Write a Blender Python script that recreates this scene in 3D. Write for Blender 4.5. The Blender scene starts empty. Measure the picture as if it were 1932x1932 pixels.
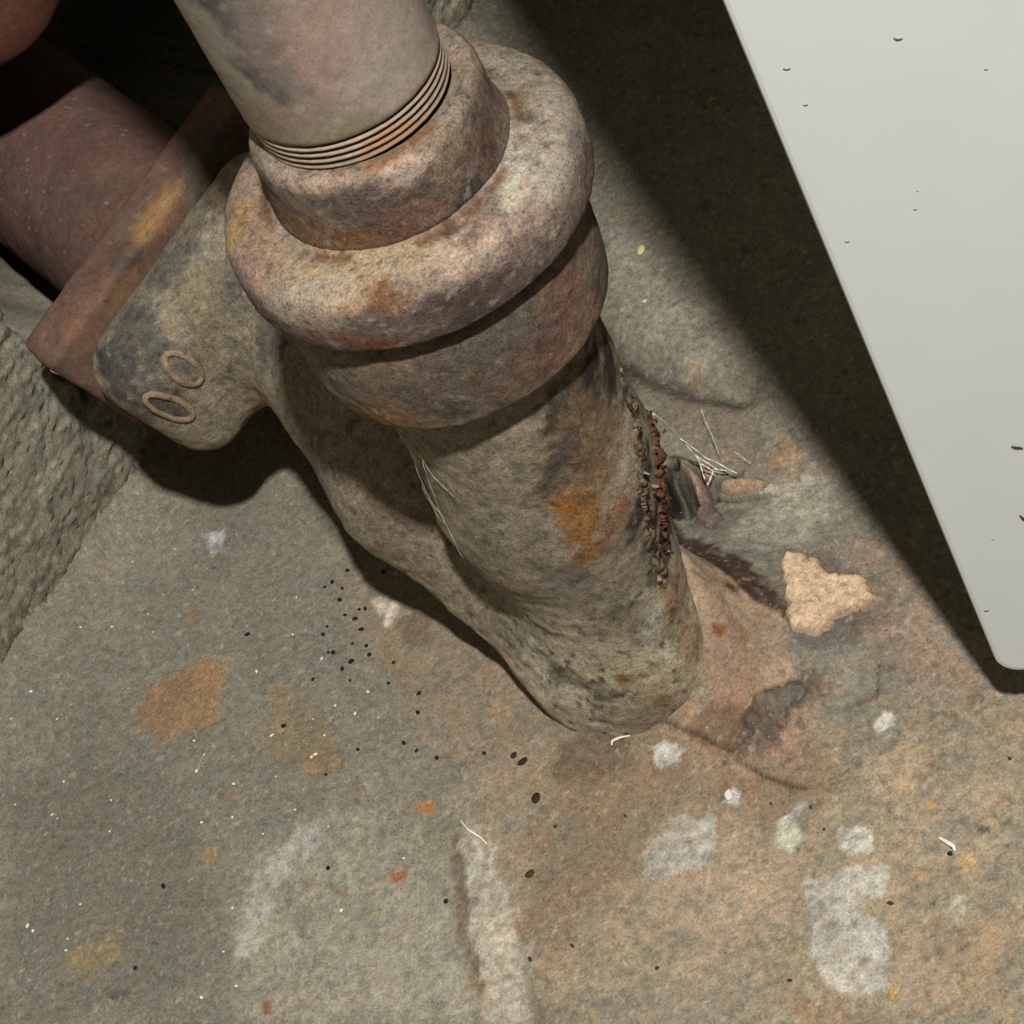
import bpy, math, random
import numpy as np
from mathutils import Vector, Matrix
from mathutils.bvhtree import BVHTree

SC = bpy.context.scene
COL = SC.collection
rng = np.random.default_rng(7)
random.seed(7)

# ------------------------------------------------------------------ camera
EL, RO, FP, DIST = math.radians(46), math.radians(28), 5000.0, 0.75
Fw = np.array([0, math.cos(EL), -math.sin(EL)])
R0 = np.array([1.0, 0, 0]); U0 = np.array([0, math.sin(EL), math.cos(EL)])
Rt = math.cos(RO) * R0 - math.sin(RO) * U0
Up = math.sin(RO) * R0 + math.cos(RO) * U0
CAM = np.array([-.0145, 0, .08]) - Fw * DIST
cd = bpy.data.cameras.new('camera'); cam = bpy.data.objects.new('camera', cd); COL.objects.link(cam)
cd.sensor_fit = 'HORIZONTAL'; cd.sensor_width = 36.0; cd.lens = 36.0 * FP / 1932.0
cd.clip_start = 0.01; cd.clip_end = 50
M = Matrix([[Rt[i], Up[i], -Fw[i]] for i in range(3)]).to_4x4(); M.translation = Vector(CAM)
cam.matrix_world = M
SC.camera = cam

# ------------------------------------------------------------------ light and exposure
w = bpy.data.worlds.new('world'); SC.world = w; w.use_nodes = True
bg = w.node_tree.nodes['Background']
bg.inputs[0].default_value = (1.0, .94, .83, 1); bg.inputs[1].default_value = 0.027
ld = bpy.data.lights.new('work_lamp', 'POINT'); ld.energy = 84; ld.color = (1.0, .98, .94)
ld.shadow_soft_size = 0.026
lo = bpy.data.objects.new('work_lamp', ld); COL.objects.link(lo); lo.location = (.075, -.66, 1.27)
SC.view_settings.view_transform = 'Standard'; SC.view_settings.look = 'None'
SC.view_settings.exposure = 0.0; SC.view_settings.gamma = 1.0
SC.view_settings.use_curve_mapping = False


def ray(px, py):
    d = Fw * FP + (px - 966) * Rt - (py - 966) * Up
    return d / np.linalg.norm(d)


def atz(px, py, z=0.0):                       # a point on the horizontal plane at height z
    d = ray(px, py); return CAM + d * ((z - CAM[2]) / d[2])


# ------------------------------------------------------------------ noise
def _hash(ix, iy, iz, seed):
    h = (ix.astype(np.uint32) * np.uint32(374761393) + iy.astype(np.uint32) * np.uint32(668265263)
         + iz.astype(np.uint32) * np.uint32(2147483647) + np.uint32((seed * 974711 + 13) % 4294967296))
    h = (h ^ (h >> np.uint32(13))) * np.uint32(1274126177)
    h = h ^ (h >> np.uint32(16))
    return (h & np.uint32(0xffffff)).astype(np.float32) / np.float32(0xffffff)


def vnoise(p, seed=0):
    f = np.floor(p); u = (p - f).astype(np.float32); u = u * u * (3 - 2 * u)
    i = f.astype(np.int64)
    x, y, z = i[:, 0], i[:, 1], i[:, 2]
    r = 0
    for dx in (0, 1):
        wx = u[:, 0] if dx else 1 - u[:, 0]
        for dy in (0, 1):
            wy = u[:, 1] if dy else 1 - u[:, 1]
            for dz in (0, 1):
                wz = u[:, 2] if dz else 1 - u[:, 2]
                r = r + wx * wy * wz * _hash(x + dx, y + dy, z + dz, seed)
    return r


def fbm(p, freq, octv=4, seed=0, gain=.5):
    a, s, t = 1.0, 0.0, 0.0
    q = p * freq
    for o in range(octv):
        s = s + a * vnoise(q + 17.3 * o, seed + o); t += a; a *= gain; q = q * 2.03
    return s / t * 2 - 1                      # about -1..1


def sstep(a, b, x):
    t = np.clip((x - a) / (b - a), 0, 1); return t * t * (3 - 2 * t)


def lin(c):
    c = np.asarray(c, float) / 255.0
    return np.where(c <= .04045, c / 12.92, ((c + .055) / 1.055) ** 2.4)


KALB = 1.1


def mixc(col, c, m):
    return col + (lin(c)[None] * KALB - col) * m[:, None]


# ------------------------------------------------------------------ mesh and object helpers
def mesh_obj(name, verts, faces, mat, parent=None, col=None, smooth=True, loc=None):
    me = bpy.data.meshes.new(name)
    verts = np.asarray(verts, np.float32)
    if isinstance(faces, np.ndarray):
        k = faces.shape[1]
        me.vertices.add(len(verts)); me.vertices.foreach_set('co', verts.ravel())
        me.loops.add(faces.size); me.loops.foreach_set('vertex_index', faces.astype(np.int32).ravel())
        me.polygons.add(len(faces))
        me.polygons.foreach_set('loop_start', np.arange(0, faces.size, k, dtype=np.int32))
        me.update(calc_edges=True)
    else:
        me.from_pydata([tuple(map(float, v)) for v in verts], [], [tuple(f) for f in faces])
    me.validate()
    if col is not None:
        at = me.color_attributes.new('Col', 'FLOAT_COLOR', 'POINT')
        c4 = np.ones((len(verts), 4), np.float32); c4[:, :3] = np.clip(col, 0.002, 1)
        at.data.foreach_set('color', c4.ravel())
    if smooth:
        me.polygons.foreach_set('use_smooth', np.ones(len(me.polygons), dtype=bool))
    me.materials.append(mat)
    o = bpy.data.objects.new(name, me); COL.objects.link(o)
    if loc is not None: o.location = loc
    if parent is not None: o.parent = parent
    return o


def empty(name, loc=(0, 0, 0)):
    o = bpy.data.objects.new(name, None); COL.objects.link(o); o.location = loc; o.empty_display_size = .01
    return o


def adopt(o, parent):
    o.parent = parent; o.matrix_parent_inverse = Matrix.Translation(-Vector(parent.location))


def tag(o, label=None, cat=None, group=None, kind=None):
    if label: o['label'] = label
    if cat: o['category'] = cat
    if group: o['group'] = group
    if kind: o['kind'] = kind
    return o


def grid_faces(nu, nv, wrap=False):
    i = np.arange(nu if wrap else nu - 1); j = np.arange(nv - 1)
    I, J = np.meshgrid(i, j, indexing='ij'); I2 = (I + 1) % nu
    return np.stack([I * nv + J, I2 * nv + J, I2 * nv + J + 1, I * nv + J + 1], -1).reshape(-1, 4)


def resample(prof, step):
    out = []
    for (a, b) in zip(prof[:-1], prof[1:]):
        n = max(1, int(round(math.dist(a, b) / step)))
        for k in range(n): out.append((a[0] + (b[0] - a[0]) * k / n, a[1] + (b[1] - a[1]) * k / n))
    out.append(prof[-1]); return np.array(out)


def roundprof(prof, r, it=3):                 # chamfer-round the corners of an open profile
    p = [np.array(q, float) for q in prof]
    for _ in range(it):
        q = [p[0]]
        for k in range(1, len(p) - 1):
            a, b, c = p[k - 1], p[k], p[k + 1]
            la, lc = np.linalg.norm(a - b), np.linalg.norm(c - b)
            ra = min(r, la * .33); rc = min(r, lc * .33)
            q += [b + (a - b) / max(la, 1e-9) * ra, b + (c - b) / max(lc, 1e-9) * rc]
        q.append(p[-1]); p = q; r *= .5
    return [tuple(x) for x in p]


def lathe(prof, seg=320, step=.0007, disp=None, frame=None, warp=None):
    """profile (r, z) from top to bottom around the z axis; returns verts and quads"""
    pr = resample(prof, step)
    n = len(pr)
    a = np.linspace(0, 2 * np.pi, seg, endpoint=False)
    tang = np.gradient(pr, axis=0); tang /= np.linalg.norm(tang, axis=1)[:, None] + 1e-12
    nr, nz = -tang[:, 1], tang[:, 0]
    ca, sa = np.cos(a)[:, None], np.sin(a)[:, None]
    V = np.stack([ca * pr[None, :, 0], sa * pr[None, :, 0], np.ones_like(ca) * pr[None, :, 1]], -1).reshape(-1, 3)
    N = np.stack([ca * nr[None], sa * nr[None], np.ones_like(ca) * nz[None]], -1).reshape(-1, 3)
    if disp is not None:
        V = V + N * disp(V)[:, None]
    if warp is not None: V = warp(V)
    if frame is not None:
        o, X, Y, Z = frame
        V = o + V[:, :1] * X + V[:, 1:2] * Y + V[:, 2:] * Z
    f = grid_faces(seg, n, wrap=True)
    return V, f


def surface_nets(fn, lo, hi, h):
    lo = np.array(lo); hi = np.array(hi)
    n = np.ceil((hi - lo) / h).astype(int) + 1
    ax = [lo[k] + h * np.arange(n[k]) for k in range(3)]
    G = np.stack(np.meshgrid(*ax, indexing='ij'), -1).reshape(-1, 3).astype(np.float32)
    S = np.concatenate([fn(G[k:k + 600000]) for k in range(0, len(G), 600000)]).reshape(n)
    ins = S < 0
    c = [ins[dx:n[0] - 1 + dx, dy:n[1] - 1 + dy, dz:n[2] - 1 + dz] for dx in (0, 1) for dy in (0, 1) for dz in (0, 1)]
    cnt = sum(x.astype(np.int8) for x in c)
    act = (cnt > 0) & (cnt < 8)
    idx = -np.ones(act.shape, np.int64); ijk = np.argwhere(act); idx[act] = np.arange(len(ijk))
    acc = np.zeros((len(ijk), 3)); num = np.zeros(len(ijk))
    corner = [np.array((dx, dy, dz)) for dx in (0, 1) for dy in (0, 1) for dz in (0, 1)]
    for a in range(8):
        for b in range(a + 1, 8):
            if np.abs(corner[a] - corner[b]).sum() != 1: continue
            pa, pb = ijk + corner[a], ijk + corner[b]
            sa = S[tuple(pa.T)]; sb = S[tuple(pb.T)]
            m = (sa < 0) != (sb < 0)
            t = np.where(m, sa / np.where(sa == sb, 1, sa - sb), 0)
            acc += np.where(m[:, None], pa + (pb - pa) * t[:, None], 0); num += m
    V = lo + h * acc / num[:, None]
    quads = []
    for k in range(3):
        u, v = (k + 1) % 3, (k + 2) % 3
        s0 = [slice(None)] * 3; s1 = [slice(None)] * 3
        s0[k] = slice(0, n[k] - 1); s1[k] = slice(1, n[k])
        a, b = ins[tuple(s0)], ins[tuple(s1)]
        e = np.argwhere(a != b)
        ok = (e[:, u] > 0) & (e[:, v] > 0) & (e[:, u] < n[u] - 1) & (e[:, v] < n[v] - 1)
        e = e[ok]; fl = a[tuple(e.T)]
        du = np.zeros(3, int); du[u] = 1; dv = np.zeros(3, int); dv[v] = 1
        q = np.stack([idx[tuple((e - du - dv).T)], idx[tuple((e - dv).T)], idx[tuple(e.T)], idx[tuple((e - du).T)]], 1)
        q[~fl] = q[~fl][:, ::-1]
        quads.append(q)
    return V, np.concatenate(quads)


def normals_of(V, Fq):
    fn = np.cross(V[Fq[:, 2]] - V[Fq[:, 0]], V[Fq[:, 3]] - V[Fq[:, 1]])
    N = np.zeros_like(V)
    for k in range(4): np.add.at(N, Fq[:, k], fn)
    return N / (np.linalg.norm(N, axis=1)[:, None] + 1e-12)


class Probe:                                  # where a line of sight meets a mesh, to place marks on its surface
    def __init__(s, V, Fq): s.t = BVHTree.FromPolygons([tuple(map(float, v)) for v in V], [tuple(map(int, f)) for f in Fq])

    def __call__(s, px, py):
        r = s.t.ray_cast(Vector(CAM), Vector(ray(px, py)))
        if r[0] is None: return None, None
        return np.array(r[0]), np.array(r[1])


def blobs(V, col, probe, lst, seed=50, freq=220, amt=.55):
    """patches of rust, scale and paint: (x, y, radius, stretch axis px, stretch, colour, strength)"""
    for k, (px, py, r, ang, st, c, a) in enumerate(lst):
        p, n = probe(px, py)
        if p is None: continue
        d = V - p
        q = ray(px + math.cos(math.radians(ang)) * 10, py + math.sin(math.radians(ang)) * 10) - ray(px, py)
        q = q - n * (q @ n); q /= np.linalg.norm(q) + 1e-12
        al = d @ q
        dist = np.sqrt(np.maximum((d ** 2).sum(1) - al ** 2, 0) + (al / st) ** 2)
        near = dist < r * 2.2
        if not near.any(): continue
        dd = dist[near] / r + fbm(V[near], freq, 4, seed + k) * amt
        m = np.zeros(len(V)); m[near] = (1 - sstep(.55, 1.25, dd)) * a
        col = mixc(col, c, m)
    return col


def grime(V, col, seed, dark=.6, pale=.4, rust=.35, olive=.35):
    S = V * np.array([1, 1, .8])
    col = mixc(col, (112, 110, 94), sstep(.05, .5, fbm(S, 75, 4, seed)) * olive)
    col = mixc(col, (122, 86, 62), sstep(.15, .55, fbm(S, 130, 4, seed + 5)) * rust)
    col = mixc(col, (58, 51, 46), sstep(.12, .5, fbm(S, 230, 4, seed + 10, .6)) * dark)
    col = mixc(col, (52, 45, 40), sstep(.35, .6, fbm(S, 800, 2, seed + 15)) * dark)
    col = mixc(col, (190, 174, 152), sstep(.22, .6, fbm(S, 420, 3, seed + 20)) * pale)
    return col


# ------------------------------------------------------------------ materials
def painted(name, rough=.85, fine=1500, fine_amt=.35, bump=.25, bump_d=.0006, specks=0.0, metallic=0.0, spec=.3, stretch=(1, 1, 1)):
    m = bpy.data.materials.new(name); m.use_nodes = True
    nt = m.node_tree; N = nt.nodes; L = nt.links
    b = N['Principled BSDF']
    b.inputs['Roughness'].default_value = rough; b.inputs['Metallic'].default_value = metallic
    b.inputs['Specular IOR Level'].default_value = spec
    at = N.new('ShaderNodeAttribute'); at.attribute_name = 'Col'
    tc = N.new('ShaderNodeTexCoord')
    mp = N.new('ShaderNodeMapping'); mp.inputs['Scale'].default_value = stretch; L.new(tc.outputs['Object'], mp.inputs[0])
    n1 = N.new('ShaderNodeTexNoise'); n1.inputs['Scale'].default_value = fine; n1.inputs['Detail'].default_value = 4; n1.inputs['Roughness'].default_value = .7
    n2 = N.new('ShaderNodeTexNoise'); n2.inputs['Scale'].default_value = fine * .28; n2.inputs['Detail'].default_value = 7; n2.inputs['Roughness'].default_value = .78
    for n in (n1, n2): L.new(mp.outputs[0], n.inputs['Vector'])
    ad = N.new('ShaderNodeMath'); ad.operation = 'ADD'; L.new(n1.outputs[0], ad.inputs[0]); L.new(n2.outputs[0], ad.inputs[1])
    mr = N.new('ShaderNodeMapRange'); mr.inputs[1].default_value = .62; mr.inputs[2].default_value = 1.38
    mr.inputs[3].default_value = 1 - fine_amt * 1.25; mr.inputs[4].default_value = 1 + fine_amt * 1.15; mr.clamp = False
    L.new(ad.outputs[0], mr.inputs[0])
    mul = N.new('ShaderNodeVectorMath'); mul.operation = 'SCALE'; L.new(at.outputs['Color'], mul.inputs[0]); L.new(mr.outputs[0], mul.inputs['Scale'])
    last = mul.outputs[0]
    # slow drift of hue: warmer and cooler grains
    hn = N.new('ShaderNodeTexNoise'); hn.inputs['Scale'].default_value = fine * .45; hn.inputs['Detail'].default_value = 3
    L.new(mp.outputs[0], hn.inputs['Vector'])
    hr = N.new('ShaderNodeValToRGB'); e = hr.color_ramp.elements
    e[0].position = .34; e[0].color = (.93, 1.0, 1.03, 1); e[1].position = .66; e[1].color = (1.08, .99, .93, 1)
    L.new(hn.outputs[0], hr.inputs[0])
    mm = N.new('ShaderNodeVectorMath'); mm.operation = 'MULTIPLY'; L.new(last, mm.inputs[0]); L.new(hr.outputs[0], mm.inputs[1]); last = mm.outputs[0]
    if specks > 0:
        for sc_, thr, c in ((fine * .2, .105, (.55, .53, .48, 1)), (fine * .16, .09, (.02, .018, .015, 1))):
            v = N.new('ShaderNodeTexVoronoi'); v.inputs['Scale'].default_value = sc_; L.new(mp.outputs[0], v.inputs['Vector'])
            gt = N.new('ShaderNodeMapRange'); gt.inputs[1].default_value = thr; gt.inputs[2].default_value = thr * .55; gt.inputs[3].default_value = 0; gt.inputs[4].default_value = specks
            L.new(v.outputs['Distance'], gt.inputs[0])
            mx = N.new('ShaderNodeMix'); mx.data_type = 'RGBA'; L.new(gt.outputs[0], mx.inputs[0]); L.new(last, mx.inputs[6]); mx.inputs[7].default_value = c
            last = mx.outputs[2]
    L.new(last, b.inputs['Base Color'])
    bp = N.new('ShaderNodeBump'); bp.inputs['Strength'].default_value = bump; bp.inputs['Distance'].default_value = bump_d
    L.new(ad.outputs[0], bp.inputs['Height']); L.new(bp.outputs[0], b.inputs['Normal'])
    return m


def plain(name, c, rough=.7, spec=.3, noise=0.0, scale=300):
    m = bpy.data.materials.new(name); m.use_nodes = True
    nt = m.node_tree; b = nt.nodes['Principled BSDF']
    b.inputs['Roughness'].default_value = rough; b.inputs['Specular IOR Level'].default_value = spec
    col = tuple(np.clip(lin(c) * KALB, 0, .95)) + (1,)
    tc = nt.nodes.new('ShaderNodeTexCoord'); n = nt.nodes.new('ShaderNodeTexNoise'); n.inputs['Scale'].default_value = scale; n.inputs['Detail'].default_value = 4
    nt.links.new(tc.outputs['Object'], n.inputs['Vector'])
    mx = nt.nodes.new('ShaderNodeMix'); mx.data_type = 'RGBA'
    mx.inputs[6].default_value = tuple(x * (1 - noise) for x in col[:3]) + (1,); mx.inputs[7].default_value = tuple(min(.95, x * (1 + noise)) for x in col[:3]) + (1,)
    nt.links.new(n.outputs[0], mx.inputs[0]); nt.links.new(mx.outputs[2], b.inputs['Base Color'])
    return m


M_FLOOR = painted('stained_concrete', rough=.9, fine=1300, fine_amt=.55, bump=.5, bump_d=.0007, specks=.35, spec=.2)
M_WALL = painted('rough_masonry', rough=.95, fine=1100, fine_amt=.45, bump=.6, bump_d=.0012, specks=.3, spec=.15)
M_IRON = painted('weathered_cast_iron', rough=.8, fine=1500, fine_amt=.7, bump=.7, bump_d=.0008, specks=.3, spec=.3)
M_STEEL = painted('dull_galvanised_steel', rough=.7, fine=1700, fine_amt=.3, bump=.2, bump_d=.0004, spec=.35)
M_RUST = painted('rusty_brown_iron', rough=.85, fine=1300, fine_amt=.42, bump=.3, bump_d=.0005, spec=.25)
M_CABINET = plain('white_enamel', (208, 212, 210), rough=.4, spec=.4, noise=.03, scale=60)
M_RUBBER = plain('black_rubber', (30, 29, 28), rough=.8)
M_WEB = plain('dusty_web', (225, 220, 205), rough=.9, noise=.1)
M_GRIT = plain('dark_grit', (30, 28, 25), rough=.8, noise=.4)
M_GRAIN = plain('pale_grain', (225, 220, 200), rough=.7, noise=.2)
M_HAIR = plain('brown_hair', (60, 34, 28), rough=.6)

# ------------------------------------------------------------------ floor
WA = np.array([-.1271, .1622]); WT = np.array([.7831, .6219]); WN = np.array([.6219, -.7831])


def fp(pts): return np.array([atz(x, y)[:2] for x, y in pts])


def poly_sd(P, poly):
    """signed distance of 2-D points to a polygon (negative inside)"""
    d = np.full(len(P), 1e9); s = np.zeros(len(P), bool)
    n = len(poly)
    for i in range(n):
        a, b = poly[i], poly[(i + 1) % n]
        e = b - a; wv = P - a
        t = np.clip((wv @ e) / (e @ e + 1e-15), 0, 1)
        d = np.minimum(d, ((wv - t[:, None] * e) ** 2).sum(1))
        c = (a[1] <= P[:, 1]) != (b[1] <= P[:, 1])
        with np.errstate(divide='ignore', invalid='ignore'):
            xx = a[0] + (P[:, 1] - a[1]) / (b[1] - a[1]) * (b[0] - a[0])
        s ^= c & (P[:, 0] < xx)
    d = np.sqrt(d); return np.where(s, -d, d)


def line_d(P, pl):
    d = np.full(len(P), 1e9)
    for a, b in zip(pl[:-1], pl[1:]):
        e = b - a; wv = P - a
        t = np.clip((wv @ e) / (e @ e + 1e-15), 0, 1)
        d = np.minimum(d, ((wv - t[:, None] * e) ** 2).sum(1))
    return np.sqrt(d)


CRACKS = [([(1345, 940), (1385, 943), (1420, 938), (1470, 930)], .0009, .003),
          ([(1260, 870), (1300, 878), (1335, 915), (1345, 945), (1352, 900), (1392, 893)], .0014, .005),
          ([(540, 1505), (640, 1480), (730, 1462)], .0009, .0004),
          ([(1660, 1255), (1655, 1330)], .0004, .0008),
          ([(1250, 1370), (1330, 1400), (1385, 1425)], .0009, .0008),
          ([(1395, 1440), (1450, 1470), (1520, 1490)], .0009, .0006)]


def floor_height(P):
    p3 = np.c_[P, np.zeros(len(P))]
    z = fbm(p3, 18, 3, 3) * .0012 + fbm(p3, 90, 4, 5) * .0006 + fbm(p3, 420, 2, 8) * .00018
    dw = (P - WA) @ WN
    z = z + .016 * np.exp(-np.maximum(dw + .002, 0) / .011)                         # cove at the wall foot
    # mound of mortar and rust against the right and back of the drain neck
    r = np.hypot(P[:, 0] - .003, P[:, 1] + .002); an = np.degrees(np.arctan2(P[:, 1] + .002, P[:, 0] - .003))
    side = np.exp(-((an + 12) / 62) ** 2)
    z = z + side * .030 * np.exp(-np.maximum(r - .022, 0) / .013) * (1 + .25 * fbm(p3, 160, 3, 9))
    z = z + .004 * np.exp(-np.maximum(r - .02, 0) / .012)
    cq = P - fp([(1279, 938)])[0]; cav = np.hypot(cq[:, 0], cq[:, 1] / 1.7) + .0015 * fbm(p3, 250, 3, 17)
    z = z * sstep(.003, .010, cav) - .018 * (1 - sstep(.0032, .0062, cav))
    # groove added to darken the floor, standing in for a soft shadow band
    shade_groove = line_d(P, fp([(1120, 640), (1230, 690), (1310, 722), (1400, 735)]))
    z = z - .006 * np.exp(-(shade_groove / .006) ** 2)
    # plaster edge running down the floor
    pe = poly_sd(P, fp([(880, 1550), (905, 1540), (900, 1640), (950, 1760), (985, 1870), (1000, 1940), (930, 1940), (890, 1760), (868, 1640)]))
    z = z + .0006 * (1 - sstep(-.0015, .0015, pe + .0012 * fbm(p3, 300, 3, 12)))
    rub = poly_sd(P, fp([(1390, 1420), (1440, 1330), (1560, 1290), (1560, 1350), (1440, 1440)]))
    rm = 1 - sstep(-.002, .004, rub)
    z = z + rm * (.0022 + .004 * fbm(p3, 260, 4, 14) + .0022 * fbm(p3, 700, 3, 18))
    rough = sstep(.0, .06, P[:, 0] + .02) * .0005
    z = z + rough * fbm(p3, 600, 3, 15)
    for pts, wd, dp in CRACKS:
        pl = fp(pts); bb = (P[:, 0] > pl[:, 0].min() - .01) & (P[:, 0] < pl[:, 0].max() + .01) & (P[:, 1] > pl[:, 1].min() - .01) & (P[:, 1] < pl[:, 1].max() + .01)
        d = np.full(len(P), 1.0)
        if bb.any(): d[bb] = line_d(P[bb], pl) + .0009 * np.abs(fbm(p3[bb], 500, 2, 16))
        z = z - dp * np.exp(-(d / wd) ** 2)
    return z


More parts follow.
